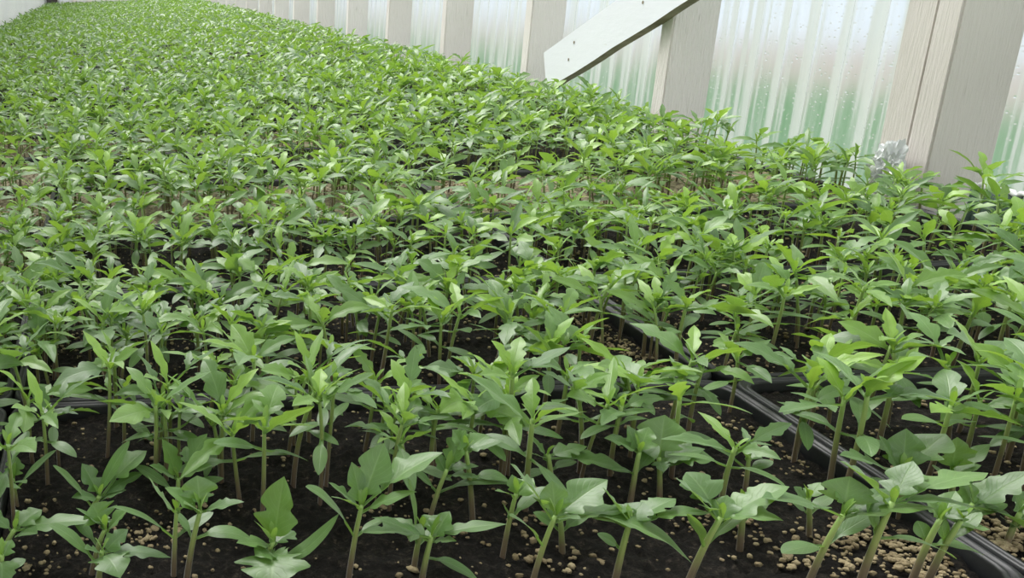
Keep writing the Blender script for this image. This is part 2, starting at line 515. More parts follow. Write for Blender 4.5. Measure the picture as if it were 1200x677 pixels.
M['lawn'] = simple('lawn', (0.1, 0.25, 0.08), 0.95, 0.1, noise=(1.2, (0.055, 0.160, 0.062), (0.085, 0.215, 0.085)), bump=0.5, bscale=9)
M['gravel'] = simple('dry_gravel', (0.45, 0.40, 0.35), 0.95, 0.1, noise=(3, (0.30, 0.26, 0.23), (0.40, 0.35, 0.32)))
o = plane_mesh('lawn', M['lawn'], X_WALL + .03, 7.6, -14, 34, Z_FLOOR); tag(o, 'green lawn blurred behind the clear wall sheeting', kind='structure')
o = plane_mesh('gravel_path', M['gravel'], 7.6, 11.4, -40, 90, Z_FLOOR); tag(o, 'pale gravel path beyond the lawn outside', kind='structure')

M['yard'] = simple('pale_yard', (.70, .74, .80), .9, .1, noise=(.5, (.36, .41, .48), (.60, .64, .70)))
o = plane_mesh('ground', M['yard'], 11.4, 120, -80, 160, Z_FLOOR); tag(o, 'pale open yard beyond the gravel path', kind='structure')

# right wall: one run of clear corrugated sheeting
def corrugated(y0, y1, z0, z1, x, pitch=0.0678, amp=0.0090, per=10, nz=2):
    n = int((y1 - y0) / pitch * per)
    vs = []; fs = []
    for i in range(n + 1):
        y = y0 + (y1 - y0) * i / n
        s = math.sin(2 * PI * y / pitch)
        xx = x + amp * s
        for k in range(nz):
            vs.append((xx, y, z0 + (z1 - z0) * k / (nz - 1)))
    for i in range(n):
        for k in range(nz - 1):
            a = i * nz + k
            fs.append((a, a + 1, a + nz + 1, a + nz))
    return vs, fs

mb = MB(); v, f = corrugated(Y_NEAR, Y_END, Z_FLOOR, Z_TOP, X_WALL + .010); mb.add(v, f)
o = link('wall_right', mb.mesh('wall_right', M['panel'])); tag(o, 'clear corrugated plastic wall sheeting beaded with condensation', kind='structure')

# studs on 0.606 m centres, inside the sheeting
n_st = 0
ORD = ['first', 'second', 'third', 'fourth', 'fifth', 'sixth', 'seventh', 'eighth', 'ninth', 'tenth', 'eleventh', 'twelfth', 'thirteenth', 'fourteenth', 'fifteenth', 'sixteenth']
for k in range(-2, 17):
    y = 1.193 + 0.606 * k
    if y + .04 > Y_END - .05: break
    n_st += 1
    bm = bevel_box(X_IN, X_WALL, y, y + 0.038, Z_FLOOR, Z_TOP, 0.0025)
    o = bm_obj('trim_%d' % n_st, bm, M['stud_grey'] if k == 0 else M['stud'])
    if k == 0: lab = 'broad weathered, shade-toned white wall post beside the crumpled plastic film'
    elif k < 0: lab = 'white wall post of the right wall, %s one behind the viewpoint' % ORD[-k - 1]
    else: lab = 'white painted wall post, %s beyond the broad post with crumpled film' % ORD[k - 1]
    tag(o, lab, kind='structure')
# second board nailed behind the broad post
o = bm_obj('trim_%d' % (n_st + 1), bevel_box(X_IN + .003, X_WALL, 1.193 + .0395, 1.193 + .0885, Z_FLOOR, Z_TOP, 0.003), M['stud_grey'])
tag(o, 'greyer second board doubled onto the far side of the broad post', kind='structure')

# left wall, end wall, near wall
o = bm_obj('wall_left', bevel_box(X_LEFT - .03, X_LEFT - .012, Y_NEAR, Y_END, Z_FLOOR, Z_TOP, 0.002), M['wall_white']); tag(o, 'plain white boarded wall along the left of the bed', kind='structure')
o = bm_obj('wall_far', bevel_box(X_LEFT - .03, X_WALL + .03, Y_END, Y_END + .02, Z_FLOOR, .60, 0.002), M['wall_white']); tag(o, 'pale boarded end wall far down the greenhouse', kind='structure')
o = bm_obj('wall_near', bevel_box(X_LEFT - .03, X_WALL + .03, Y_NEAR - .02, Y_NEAR, Z_FLOOR, .75, 0.002), M['wall_white']); tag(o, 'unseen boarded near end wall of the greenhouse', kind='structure')  # put in to dim the front; top lowered to let sky light back
o = bm_obj('shade_cover', bevel_box(X_LEFT - .03, X_WALL + .03, Y_NEAR, .45, Z_TOP, Z_TOP + .02, 0.002), M['wall_white']); tag(o, 'boards added overhead, out of view, to darken the near end', kind='structure')  # unseen cover, added to dim the front trays
o = bm_obj('trim_%d' % (n_st + 2), bevel_box(X_LEFT + .01, X_LEFT + .13, Y_END - .04, Y_END, Z_FLOOR, Z_TOP, .003), simple('dark_post', (.06, .055, .05), .7)); tag(o, 'dark corner post at the far left end wall', kind='structure')
o = bm_obj('trim_%d' % (n_st + 3), bevel_box(X_LEFT + .15, X_LEFT + .25, Y_END - .04, Y_END, Z_FLOOR, Z_TOP, .003), M['brace']); tag(o, 'bright white board beside the dark corner post', kind='structure')
for k in range(9):
    x = X_LEFT + .30 + k * .165
    o = bm_obj('trim_%d' % (n_st + 4 + k), bevel_box(x, x + .05, Y_END - .025, Y_END, Z_FLOOR, .60, .003), M['stud']); tag(o, 'pale batten on the far end wall, %s from the left corner' % ORD[k], kind='structure')

# diagonal brace on the inner face of the studs
b0 = on_x(653, 97.5, X_IN - .022); b1 = on_x(803, 2.5, X_IN - .022)
dirv = (b1 - b0).normalized(); nrm = Vector((0, -dirv.z, dirv.y))
if nrm.z < 0: nrm = -nrm
top_l = on_x(630, 67, X_IN - .022)
wid = abs((top_l - b0).dot(nrm))
Lb = 2.2
bm = bmesh.new(); bmesh.ops.create_cube(bm, size=1.0)
br = empty('diagonal_brace', b0)
ax = Matrix(((1, 0, 0), (0, 1, 0), (0, 0, 1)))
def brace_pt(u, v, w): return Vector((w, 0, 0)) + dirv * u + nrm * v
me_b = MB(); N_B = 30
vs = []; fs = []
for i in range(N_B + 1):
    u = Lb * i / N_B - .055
    for (v, w) in ((0.0, 0.0), (wid, 0.0), (wid, 0.022), (0.0, 0.022)):
        jit = 0.0012 * math.sin(i * 1.9 + v * 90) if v == 0 else 0
        vs.append(brace_pt(u + 0.0, v + jit, w))
for i in range(N_B):
    for k in range(4):
        k2 = (k + 1) % 4
        fs.append((i * 4 + k, i * 4 + k2, i * 4 + 4 + k2, i * 4 + 4 + k))
fs.append((3, 2, 1, 0)); e = N_B * 4; fs.append((e, e + 1, e + 2, e + 3))
bm = bmesh.new(); bv = [bm.verts.new(p) for p in vs]
for q in fs: bm.faces.new([bv[i] for i in q])
bmesh.ops.recalc_face_normals(bm, faces=bm.faces)
ob = bm_obj('board', bm, M['brace'], br)
ob.data.materials.append(M['bare'])
for p in ob.data.polygons:                    # the sawn underside is bare wood
    if p.normal.dot(nrm) < -0.7: p.material_index = 1
tag(br, 'white diagonal timber brace crossing the wall posts, lower end in the seedlings', 'brace')
for (u, v) in ((0.06, wid * .4), (0.09, wid * .72), (0.36, wid * .55)):
    mb = MB(); c = brace_pt(u, v, -0.0006)
    mb.add([c + Vector((0, math.cos(a) * .0035, math.sin(a) * .0035)) for a in np.linspace(0, 2 * PI, 9)[:-1]] + [c + Vector((-.0008, 0, 0))], [(i, (i + 1) % 8, 8) for i in range(8)])
    link('nail_head', mb.mesh('nail_head', M['bare']), br)

# ------------------------------------------------------------------ bench and trays
bench = empty('potting_bench', (0.18, 4.0, Z_FLOOR))
bm = bevel_box(X_LEFT - .18 + .005, X_IN - .18 - .003, Y_NEAR - 4 + .35, Y_END - 4 - .05, -Z_FLOOR - .025, -Z_FLOOR, .002)
bm_obj('bench_top', bm, M['bench'], bench)
for yy in (-4.2, -1.4, 1.4, 4.2):
    for xx in (-.75, .75):
        bm_obj('leg', bevel_box(xx - .04, xx + .04, yy - .04, yy + .04, 0, -Z_FLOOR - .025, .003), M['bench'], bench)
tag(bench, 'long low wooden bench carrying the seedling trays', 'bench')

TW, TD, TH = 0.545, 0.2672, Z_RIM
COLX = [(-0.6275, 'left'), (-0.0825, 'middle'), (0.4625, 'right')]
ROW0 = 0.4075
N_ROWS = 40


def rounded_rect(x0, x1, y0, y1, r, n=4):
    out = []
    for (cx, cy, a0) in ((x1 - r, y1 - r, 0), (x0 + r, y1 - r, PI / 2), (x0 + r, y0 + r, PI), (x1 - r, y0 + r, 1.5 * PI)):
        for i in range(n + 1):
            a = a0 + PI / 2 * i / n
            out.append((cx + r * math.cos(a), cy + r * math.sin(a)))
    return out


def sweep_rect(profile, closed_bottom=False):
    """profile: list of (inset, z); swept round the tray's outline"""
    mb = MB(); rings = []
    vs = []; fs = []
    for (ins, z) in profile:
        ring = rounded_rect(ins - TW / 2, TW / 2 - ins, ins - TD / 2, TD / 2 - ins, max(0.004, 0.018 - ins * .3))
        rings.append(len(ring)); vs.extend([(x, y, z) for x, y in ring])
    n = rings[0]
    for k in range(len(profile) - 1):
        for i in range(n):
            j = (i + 1) % n
            fs.append((k * n + i, k * n + j, (k + 1) * n + j, (k + 1) * n + i))
    if closed_bottom: fs.append(tuple(range((len(profile) - 1) * n, len(profile) * n)))
    mb.add(vs, fs); return mb


# rim: rolled lip with a groove, hanging skirt; body: tapering wall, bottom
rim_me = sweep_rect([(0.0012, TH - .012), (0.0008, TH - .004), (0.0014, TH - .0010), (0.0027, TH), (0.0042, TH - .0008), (0.0052, TH - .0024), (0.0061, TH - .0010), (0.0073, TH - .0008), (0.0082, TH - .0030), (0.0087, TH - .014)]).mesh('rim', M['plastic'])
body_me = sweep_rect([(0.0087, TH - .010), (0.0105, .004), (0.015, 0.001), (0.05, 0.001)], True).mesh('tray_body', M['plastic'])


def soil_mesh(seed, nx, ny, mat=None):
    mb = MB(); vs = []; fs = []
    for j in range(ny + 1):
        for i in range(nx + 1):
            u = i / nx; v = j / ny
            x = (u - .5) * (TW - .0195); y = (v - .5) * (TD - .0195)
            p = Vector((x * 60 + seed * 7.3, y * 60, seed))
            z = Z_SOIL + 0.0035 * mnoise.noise(p) + 0.0030 * mnoise.noise(p * 2.6) + 0.0016 * mnoise.noise(p * 6.1) + 0.002 * mnoise.noise(p * .35)
            vs.append((x, y, min(z, TH - .003)))
    for j in range(ny):
        for i in range(nx):
            a = j * (nx + 1) + i
            fs.append((a, a + 1, a + nx + 2, a + nx + 1))
    mb.add(vs, fs); return mb.mesh('soil', mat or M['soil'])


soils_hi = [soil_mesh(s, 150, 74) for s in range(3)]
soils_lo = [soil_mesh(s + 5, 40, 20) for s in range(3)]
soil_dr = soil_mesh(12, 110, 54, M['soil_dressed'])
DRESSED = {(2, 0), (3, 0), (4, 0), (5, 0), (3, 1), (3, 2), (6, 0), (5, 1)}
tray_rng = random.Random(5)
TRAYS = {}
for r in range(N_ROWS):
    for c, (x0, side) in enumerate(COLX):
        cx = x0 + TW / 2 + tray_rng.uniform(-.0012, .0012); cy = ROW0 + r * TD + TD / 2
        if r == 0 and side == 'left': pass
        t = empty('seedling_tray', (cx, cy, 0.0))
        link('tray_body', body_me, t); link('rim', rim_me, t)
        link('soil', soil_dr if (r, c) in DRESSED else (soils_hi if r < 3 else soils_lo)[(r + c) % 3], t)
        TRAYS[(r, c)] = (t, cx, cy)
        row_w = 'front row' if r == 0 else '%s row from the front' % ORD[r] if r < 16 else None
        if row_w is None: lab = 'black plastic seedling tray in the %s column, %d rows short of the end wall' % (side, N_ROWS - 1 - r) if r < N_ROWS - 1 else 'black plastic seedling tray in the %s column against the end wall' % side
        else: lab = 'black plastic tray of seedlings in the %s column, %s' % (side, row_w)
        tag(t, lab, 'tray', 'black seedling trays on the bench')

# ------------------------------------------------------------------ seedlings
# hand-read plants of the front trays: base, crown and leaf tips as seen from the viewpoint, stood on the soil
# leaf: (tip_x, tip_y, width_cm, depth_cm (+ away), arch, kind, options)
HAND = [
 dict(b=(114, 692), c=(120, 645), lab='seedling with a broad drooping leaf at the bottom left corner of the front tray', l=[(141, 677, 2.0, -2.0, .25, 't'), (200, 653, 1.1, -.4, .10, 't'), (99, 643, .9, -.8, .1, 't'), (150, 620, 1.2, .6, .1, 't')], s=[(57, 614, 1.0, .3, .22)]),
 dict(b=(106, 669), c=(123, 620), lab='small seedling with three feathery leaves just above the bottom left corner plant', l=[(108, 590, 2.2, .5, .1, 't2'), (152, 595, 1.1, .2, .1, 't'), (89, 595, .8, .0, .1, 't')], s=[(84, 604, .8, 1.0, .1)]),
 dict(b=(100, 612), c=(117, 581), lab='seedling with a tall narrow paddle seed leaf raised left, behind the bottom left corner plant', l=[(172, 528, 2.2, 1.6, .18, 't1'), (96, 543, 1.3, .8, .1, 't'), (148, 574, .9, -.4, .1, 't'), (84, 583, .9, -1.0, .1, 't'), (170, 553, 1.1, .5, .12, 't')], s=[(62, 545, 1.25, -.2, .12), (152, 516, 1.0, 1.2, .12)]),
 dict(b=(203, 678), c=(207, 598), lab='purple-stemmed seedling with a narrow leaf curling up, left of the forked feathery one', l=[(173, 557, 1.2, -.4, -.15, 't'), (226, 590, .9, -.6, .1, 't')], s=[(133, 594, 1.0, -.8, .16), (250, 600, .9, .8, .1)]),
 dict(b=(217, 682), c=(235, 598), lab='seedling with an upright feathery leaf and forked stem at the front left', l=[(231, 557, 1.9, .9, .10, 't2'), (286, 588, 1.1, -.8, .06, 't'), (193, 571, 1.1, .3, .10, 't'), (215, 590, .8, -1.2, .1, 't')], s=[(297, 634, 1.2, -.2, .30), (205, 598, .6, 1.2, .1)]),
 dict(b=(208, 606), c=(209, 560), lab='seedling with a raised two-lobed pale leaf behind the upright feathery one', l=[(243, 508, 2.0, 1.0, .1, 't1'), (190, 514, 1.5, .6, .1, 't'), (175, 545, 1.1, -.4, .06, 't'), (249, 545, 1.1, -.6, .06, 't')], s=[(157, 545, 1.2, .6, .1), (262, 560, .9, .3, .1)]),
 dict(b=(20, 592), c=(15, 560), lab='seedling at the left edge with a slim leaf pointing up right', l=[(31, 566, .9, -1.0, .1, 't'), (-12, 573, 1.0, -.6, .1, 't'), (20, 535, 1.2, .6, .1, 't')], s=[(66, 527, 1.0, .6, .08), (-20, 545, 1.0, .3, .1)]),
 dict(b=(-6, 662), c=(18, 620), lab='seedling reaching in from the left edge with a long pointed leaf', l=[(113, 611, 1.5, -.6, .10, 't'), (49, 597, 1.6, 1.2, .14, 't'), (44, 625, 1.2, -1.2, .12, 't'), (-30, 590, 1.4, .6, .1, 't')], s=[(-30, 640, 1.0, .3, .1)]),
 dict(b=(302, 694), c=(320, 634), lab='seedling with a broad lobed leaf hanging toward the viewer at the bottom', l=[(333, 558, 2.3, 1.0, .08, 't'), (318, 688, 3.2, -3.0, .22, 't2'), (298, 610, 1.1, -.2, .1, 't'), (277, 636, 1.1, -.8, .1, 't'), (345, 622, 1.6, .9, .1, 't')], s=[(397, 602, 1.0, .4, -.35)]),
 dict(b=(407, 684), c=(424, 592), lab='tall forked seedling with a wide two-lobed leaf raised to the right', l=[(519, 530, 2.4, .6, .12, 't1'), (450, 519, 1.9, 1.4, .08, 't'), (412, 541, 1.2, .9, .1, 't'), (488, 576, .9, -1.2, .10, 't'), (388, 582, .9, -1.0, .1, 't'), (385, 565, .9, .2, .05, 't')], s=[(358, 570, 1.3, -.4, .25), (455, 605, .7, 1.0, .1)]),
 dict(b=(492, 688), c=(506, 628), lab='low seedling with a flat broad leaf pointing left in the front middle', l=[(424, 624, 1.6, -.9, .10, 't1'), (436, 606, 1.3, 1.0, .1, 't'), (527, 599, 1.5, .8, .06, 't'), (594, 614, 1.1, -.4, .08, 't'), (453, 607, 1.1, 1.8, .1, 't'), (535, 634, .9, -.8, .1, 't')], s=[(562, 682, 1.2, -1.0, .2)]),
 dict(b=(484, 668), c=(494, 618), lab='purple-stemmed seedling almost bare but for one big dark oval seed leaf', l=[(510, 605, .9, .3, .1, 't')], s=[(478, 561, 1.8, .0, .06), (520, 615, .8, .9, .1)]),
 dict(b=(555, 612), c=(546, 528), lab='seedling whose slim seed leaf arches down right, behind the low flat-leaved one', l=[(530, 503, 1.6, .6, .1, 't'), (572, 510, 1.5, .9, .1, 't'), (590, 516, .9, -.4, .1, 't')], s=[(596, 563, 1.2, -.6, .28), (520, 540, .8, .6, .1)]),
 dict(b=(500, 616), c=(524, 550), lab='green-stemmed seedling tilted right with small level leaves, centre of front tray', l=[(546, 503, 1.5, .8, .06, 't'), (563, 560, 1.0, -.8, .1, 't'), (561, 546, .9, -.2, .08, 't'), (510, 530, 1.0, .6, .06, 't')], s=[(604, 568, 1.2, -.4, .22), (480, 548, 1.0, .6, .1)]),
 dict(b=(588, 653), c=(605, 578), lab='purple-stemmed seedling left of the forked one with the long drooping leaf', l=[(600, 556, .9, .6, .06, 't'), (625, 560, 1.2, .4, .1, 't'), (580, 575, .8, -.4, .1, 't')], s=[(640, 570, 1.0, .5, .12), (590, 590, .7, -.2, .1)]),
 dict(b=(620, 692), c=(651, 604), lab='forked seedling whose long leaf droops right over the bare soil', l=[(598, 543, 1.9, .6, .06, 't1'), (647, 563, 1.4, .8, .06, 't'), (712, 562, 1.9, .8, .10, 't'), (812, 661, 2.1, -1.2, .30, 'tl'), (745, 598, 1.5, .2, .14, 't'), (681, 608, 1.1, -1.0, .1, 't')], s=[(597, 604, 1.2, -.6, .18)]),
 dict(b=(660, 648), c=(656, 605), lab='low purple-stemmed seedling half hidden behind the forked long-leaved one', l=[(670, 590, .9, .6, .1, 't'), (640, 590, .9, .6, .1, 't')], s=[(625, 600, .9, .6, .1), (690, 600, .9, .6, .1)]),
 dict(b=(718, 692), c=(738, 612), lab='seedling with notched side leaves held level, right of bare soil', l=[(706, 571, 1.2, .3, .06, 't'), (753, 588, 1.7, .8, .06, 't'), (792, 584, 1.6, .6, .12, 't1'), (834, 601, 1.4, -.4, .16, 't1'), (694, 607, 1.5, -.2, .12, 't')], s=[(700, 625, .8, .5, .1)]),
 dict(b=(801, 692), c=(845, 606), lab='strongly leaning seedling with leaves spread both ways, bottom centre right', l=[(792, 560, 1.9, .4, .06, 't1'), (852, 580, 1.4, .8, .06, 't'), (804, 553, 2.0, 2.4, .2, 't1'), (925, 570, 1.8, -.2, .16, 't'), (918, 610, 1.6, -1.4, .20, 't')], s=[(808, 602, .9, -1.2, .1), (880, 592, .8, .6, .1)]),
 dict(b=(738, 592), c=(749, 530), lab='seedling with small upright leaves left of the large flat-leaved one', l=[(708, 513, 1.2, .3, .14, 't'), (760, 500, 1.4, .8, .06, 't'), (735, 498, 1.2, .8, .06, 't')], s=[(717, 550, .9, -.2, .2), (772, 522, 1.0, .5, .1)]),
 dict(b=(774, 586), c=(772, 536), lab='upright seedling with one large flat heart-like leaf facing up, right of centre', l=[(779, 486, 2.7, 1.2, .05, 't'), (826, 526, 1.4, -.4, .10, 't'), (727, 513, 1.2, .2, .08, 't'), (837, 538, 1.6, -.8, .14, 't1'), (778, 553, .9, -1.2, .1, 't')], s=[(806, 513, 1.6, 1.0, .1)]),
 dict(b=(648, 578), c=(642, 532), lab='seedling with a long pale leaf laid level to the right, middle of front tray', l=[(738, 554, 1.8, -.8, .16, 't1'), (614, 530, 1.1, -.4, .08, 't'), (688, 523, 1.1, .3, .08, 't'), (620, 510, 1.0, .8, .08, 't')], s=[(610, 560, 1.0, -.2, .16), (675, 540, .9, .6, .1)]),
 dict(b=(874, 574), c=(878, 533), lab='small yellow-green seedling with two rounded leaves, right of the large flat-leaved one', l=[(861, 518, 1.4, .3, .05, 't'), (898, 528, 1.2, .1, .05, 't')], s=[(804, 506, 1.2, .8, .12), (906, 540, .9, -.2, .05)]),
 dict(b=(868, 640), c=(871, 592), lab='short purple-stemmed seedling under the spread leaves of the strongly leaning one', l=[(880, 575, .9, .6, .1, 't')], s=[(835, 590, .9, .4, .1), (900, 585, .9, .6, .1)]),
 dict(b=(942, 692), c=(988, 603), lab='slanting seedling with a round seed leaf low on its left side', l=[(996, 558, 2.1, .8, .05, 't1'), (893, 583, 2.0, -.4, .12, 't1'), (1016, 579, .8, .3, .08, 't'), (1046, 574, 1.6, .8, .12, 't'), (1097, 596, 1.2, -.8, .14, 't')], s=[(916, 648, 1.5, -.4, .12), (1030, 600, .9, .9, .1)]),
 dict(b=(1003, 694), c=(1046, 588), lab='slanting seedling beside the round-leaved one, its low leaf arching right', l=[(1158, 554, 1.9, .3, .12, 't1'), (984, 540, 1.8, .9, .12, 't'), (1070, 540, 1.6, 1.2, .05, 't'), (1155, 600, 1.3, -1.0, .16, 't')], s=[(1121, 655, 1.3, -.6, .22), (1016, 578, 1.2, .6, .1)]),
 dict(b=(1067, 682), c=(1102, 608), lab='thin seedling on the grit patch left of the black seam, low leaf to the right', l=[(1135, 590, 1.1, .3, .1, 't'), (1085, 585, 1.2, .6, .1, 't'), (1120, 575, 1.2, .9, .1, 't')], s=[(1152, 650, 1.4, -.6, .2), (1075, 610, .9, .6, .1)]),
 dict(b=(1084, 684), c=(1126, 610), lab='thinner second seedling on the grit patch beside the black seam', l=[(1160, 620, 1.3, -.3, .1, 't'), (1120, 590, 1.0, .6, .1, 't')], s=[(1150, 600, .9, .5, .1), (1100, 600, .8, .5, .1)]),
 dict(b=(1108, 636), c=(1140, 590), lab='seedling right of the black seam with a broad leaf drooping over grit', l=[(1210, 552, 1.4, -.2, .08, 't'), (1172, 556, 1.1, .8, .08, 't'), (1205, 622, 1.8, -1.0, .2, 't1'), (1128, 560, 1.2, .8, .06, 't')], s=[(1120, 575, .9, .6, .1), (1180, 590, 1.0, .3, .1)]),
 dict(b=(950, 630), c=(947, 583), lab='short seedling with four small leaves behind the round-leaved slanting one', l=[(930, 570, .9, .4, .1, 't'), (962, 565, .9, .5, .1, 't')], s=[(925, 585, .9, .3, .1), (975, 580, .9, .5, .1)]),
 dict(b=(1056, 606), c=(1058, 552), lab='seedling with broad twin leaves over the seam between front trays', l=[(1062, 502, 2.0, .9, .05, 't'), (1108, 508, 2.5, .8, .10, 't1'), (984, 533, 1.5, -.4, .12, 't1'), (1030, 510, 1.2, .9, .1, 't')], s=[(1095, 560, 1.0, -.4, .1), (1020, 560, .9, .3, .1)]),
 dict(b=(1117, 590), c=(1115, 552), lab='seedling right of the broad twin-leaved one, its leaves upright', l=[(1122, 512, 1.9, .2, .05, 't'), (1160, 520, 1.2, .6, .1, 't'), (1150, 545, 1.2, -.4, .1, 't')], s=[(1092, 545, 1.0, .4, .1), (1140, 560, .9, -.2, .1)]),
 dict(b=(1178, 640), c=(1196, 600), lab='seedling cut by the right edge of the photo, over the grit', l=[(1188, 570, 1.8, .4, .05, 't'), (1230, 590, 1.5, .3, .1, 't')], s=[(1180, 610, 1.1, -.4, .1), (1225, 610, 1.0, .2, .1)]),
 dict(b=(4, 700), c=(2, 650), lab='seedling cut by the bottom left corner with a downward hanging leaf', l=[(3, 690, 1.6, -1.2, .3, 't'), (-30, 640, 1.4, .2, .1, 't'), (14, 632, 1.2, .8, .1, 't')], s=[(30, 655, .9, .5, .1)]),
]


def hand_parts(h, seed):
    rg = random.Random(900 + seed)
    B = on_z(h['b'][0], h['b'][1], Z_SOIL)
    dy = h.get('dy', 0.4) * .01
    T_ = on_y(h['c'][0], h['c'][1], B.y + dy)
    base = np.array(B); top = np.array(T_) - base
    out = []
    bend = h.get('bend', .12)
    mid = np.array((top[0] * (.5 - bend) , top[1] * .5, top[2] * (.5 + bend * .5)))
    pts = bez((0, 0, -.006), mid, top, 11)
    # crown level: at 78 % of the stem the seed leaves leave it
    mb = MB(); r0_ = rg.uniform(.0016, .0020)
    tube(mb, pts, [r0_ * (1 - .32 * i / 10) for i in range(11)], 10)
    out.append(('stem', mb))
    node = pts[6]
    for (tx, ty, w, dz, ar) in h['s']:
        tip = np.array(on_y(tx, ty, B.y + dy + dz * .01)) - base
        mb = MB()
        v, f, uv, _ = leaf_geo(node, tip, w * .01, arch=ar, fold=rg.uniform(.05, .22), roll=rg.uniform(-.2, .2), kind='cot', ns=16, nw=6, rg=rg, wave=.03)
        mb.add(v, f, uv, rg.uniform(.15, .42)); out.append(('seed_leaf', mb))
    for (tx, ty, w, dz, ar, k) in h['l']:
        tip = np.array(on_y(tx, ty, B.y + dy + dz * .01)) - base
        mb = MB()
        lf = {'t': 0, 'tl': 0, 't1': 1, 't2': 2}[k]
        kw = dict(arch=ar, fold=rg.uniform(.12, .38), roll=rg.uniform(-.25, .25), leaflets=lf)
        if k == 'tl': kw['petiole'] = .33
        compound_leaf(mb, top - np.array((0, 0, rg.uniform(0, .004))), tip, w * .0114, rg.uniform(.10, .5), (34, 8), rg, **kw)
        out.append(('leaf', mb))
    mb = MB()
    for k in range(2):
        a = rg.uniform(0, 6.28)
        tip = top + np.array((math.cos(a) * .004, math.sin(a) * .004, rg.uniform(.007, .012)))
        v, f, uv, _ = leaf_geo(top, tip, .006, arch=.12, fold=.5, kind='bud', ns=6, nw=2, rg=rg, petiole=.02)
        mb.add(v, f, uv, .72)
    out.append(('shoot_tip', mb))
    return B, out


GROUP = 'tomato seedlings in the trays'
hand_bases = []
n_ind = 0
HAND_NOTE = []
for i, h in enumerate(HAND):
    B, parts = hand_parts(h, i)
    hand_bases.append((B.x, B.y))
    root = empty('tomato_seedling', B)
    for (nm, mb) in parts:
        link(nm, mb.mesh(nm, M['stem'] if nm == 'stem' else M['leaf']), root)
    n_ind += 1
    HAND_NOTE.append((root, h))

# plants on the cell grid
prng = random.Random(23)
cand = []
NX, NY = 12, 6
for (r, c), (t, cx, cy) in TRAYS.items():
    for j in range(NY):
        for i in range(NX):
            x = cx - TW / 2 + .004 + (i + .5) * (TW - .008) / NX
            y = cy - TD / 2 + .014 + (j + .5) * (TD - .028) / NY
            reps = prng.choice((1, 2, 2, 2, 3)) if y < 3 else prng.choice((1, 1, 2))
            if prng.random() < .05: reps = 0
            # thin patch at the left of the middle trays, as in the photo
            q = to_px((x, y, Z_SOIL))
            if -30 < q[0] < 70 and 165 < q[1] < 300 and prng.random() < .55: reps = 0
            if 480 < q[0] < 640 and 205 < q[1] < 262 and prng.random() < .45: reps = 0
            for k in range(reps):
                xx = x + prng.uniform(-.014, .014); yy = y + prng.uniform(-.013, .013)
                xx = min(max(xx, cx - TW / 2 + .016), cx + TW / 2 - .016); ym = .027 if r < 7 else .019
                yy = min(max(yy, cy - TD / 2 + ym), cy + TD / 2 - ym)
                if r < 5 and yy > cy + TD / 2 - .052 and prng.random() < (.8 if (c == 2 and r == 2) or (c == 1 and r == 1 and xx < .12) else .5): continue
                cand.append((xx, yy, r, c, j, i, prng.random()))
    # plants hanging over the seam between the left and middle columns
    if r < 9 and c < 2:
        for k in range(6):
            yy = cy - TD / 2 + .03 + k * .042 + prng.uniform(-.012, .012)
            xx = cx + (TW / 2 - .016 if c == 0 else -TW / 2 + .016) + prng.uniform(-.003, .003)
            if prng.random() < .75: cand.append((xx, yy, r, c, min(5, k), 11 if c == 0 else 0, prng.random()))


def in_view(x, y):
    p = to_px((x, y, Z_SOIL + .05)); q = to_px((x, y, Z_SOIL))
    return p[2] > .05 and -70 < p[0] < 1270 and p[1] < 735

near = []; rest = []
for cd in cand:
    x, y = cd[0], cd[1]
    px = to_px((x, y, Z_SOIL))
    if px[2] < .1: continue
    if px[1] > 618 and -20 < px[0] < 1190: continue          # the strip of hand-read plants
    if px[1] > 640: continue
    if any((x - a) ** 2 + (y - b) ** 2 < .023 ** 2 for a, b in hand_bases): continue
    if in_view(x, y): near.append((px[2], cd))
    elif y < 1.2 or y > 0: rest.append(cd)
near.sort(key=lambda e: e[0])
ind = [e[1] for e in near[:300 - n_ind]]
rest_v = [e[1] for e in near[300 - n_ind:]]
# off-frame plants are kept only near the frame's edges
rest = [cd for cd in rest if -260 < to_px((cd[0], cd[1], .1))[0] < 1500 and to_px((cd[0], cd[1], .1))[1] < 800]

VAR = []
for k in range(44):
    rg = random.Random(3000 + k)
    parts = plant_parts(rg, 0, leggy=rg.uniform(.92, 1.15), size=rg.uniform(.95, 1.12))
    VAR.append([(nm, mb.mesh(nm, M['stem'] if nm == 'stem' else M['leaf'])) for nm, mb in parts])

ind.sort(key=lambda cd: (cd[2], cd[3], cd[4], cd[0]))
counts = {}
TENS = {2: 'twent', 3: 'thirt', 4: 'fort'}
def nth(k):
    small = ORD + ['seventeenth', 'eighteenth', 'nineteenth']
    if k <= 19: return small[k - 1]
    return TENS[k // 10] + ('ieth' if k % 10 == 0 else 'y-' + small[k % 10 - 1])
for n, cd in enumerate(ind):
    x, y, r, c, j, i, q = cd
    key = (r, c, j); counts[key] = counts.get(key, 0) + 1
    root = empty('tomato_seedling', (x, y, Z_SOIL), prng.uniform(0, 2 * PI))
    s = (.92 if y < .72 else .80) + .24 * q; root.scale = (s, s, s)
    vi = prng.randrange(len(VAR))
    for nm, me in VAR[vi]: link(nm, me, root)
    side = COLX[c][1]
    tray_n = ['front', 'second', 'third', 'fourth'][r] if r < 4 else ORD[r]
    root['label'] = 'tomato seedling %s from left in row %s of the %s %s tray' % (nth(counts[key]), ['one', 'two', 'three', 'four', 'five', 'six'][j], tray_n, side)
    root['category'] = 'seedling'; root['group'] = GROUP
for n, (root, h) in enumerate(HAND_NOTE):
    root['category'] = 'seedling'; root['group'] = GROUP
    root['label'] = h['lab']

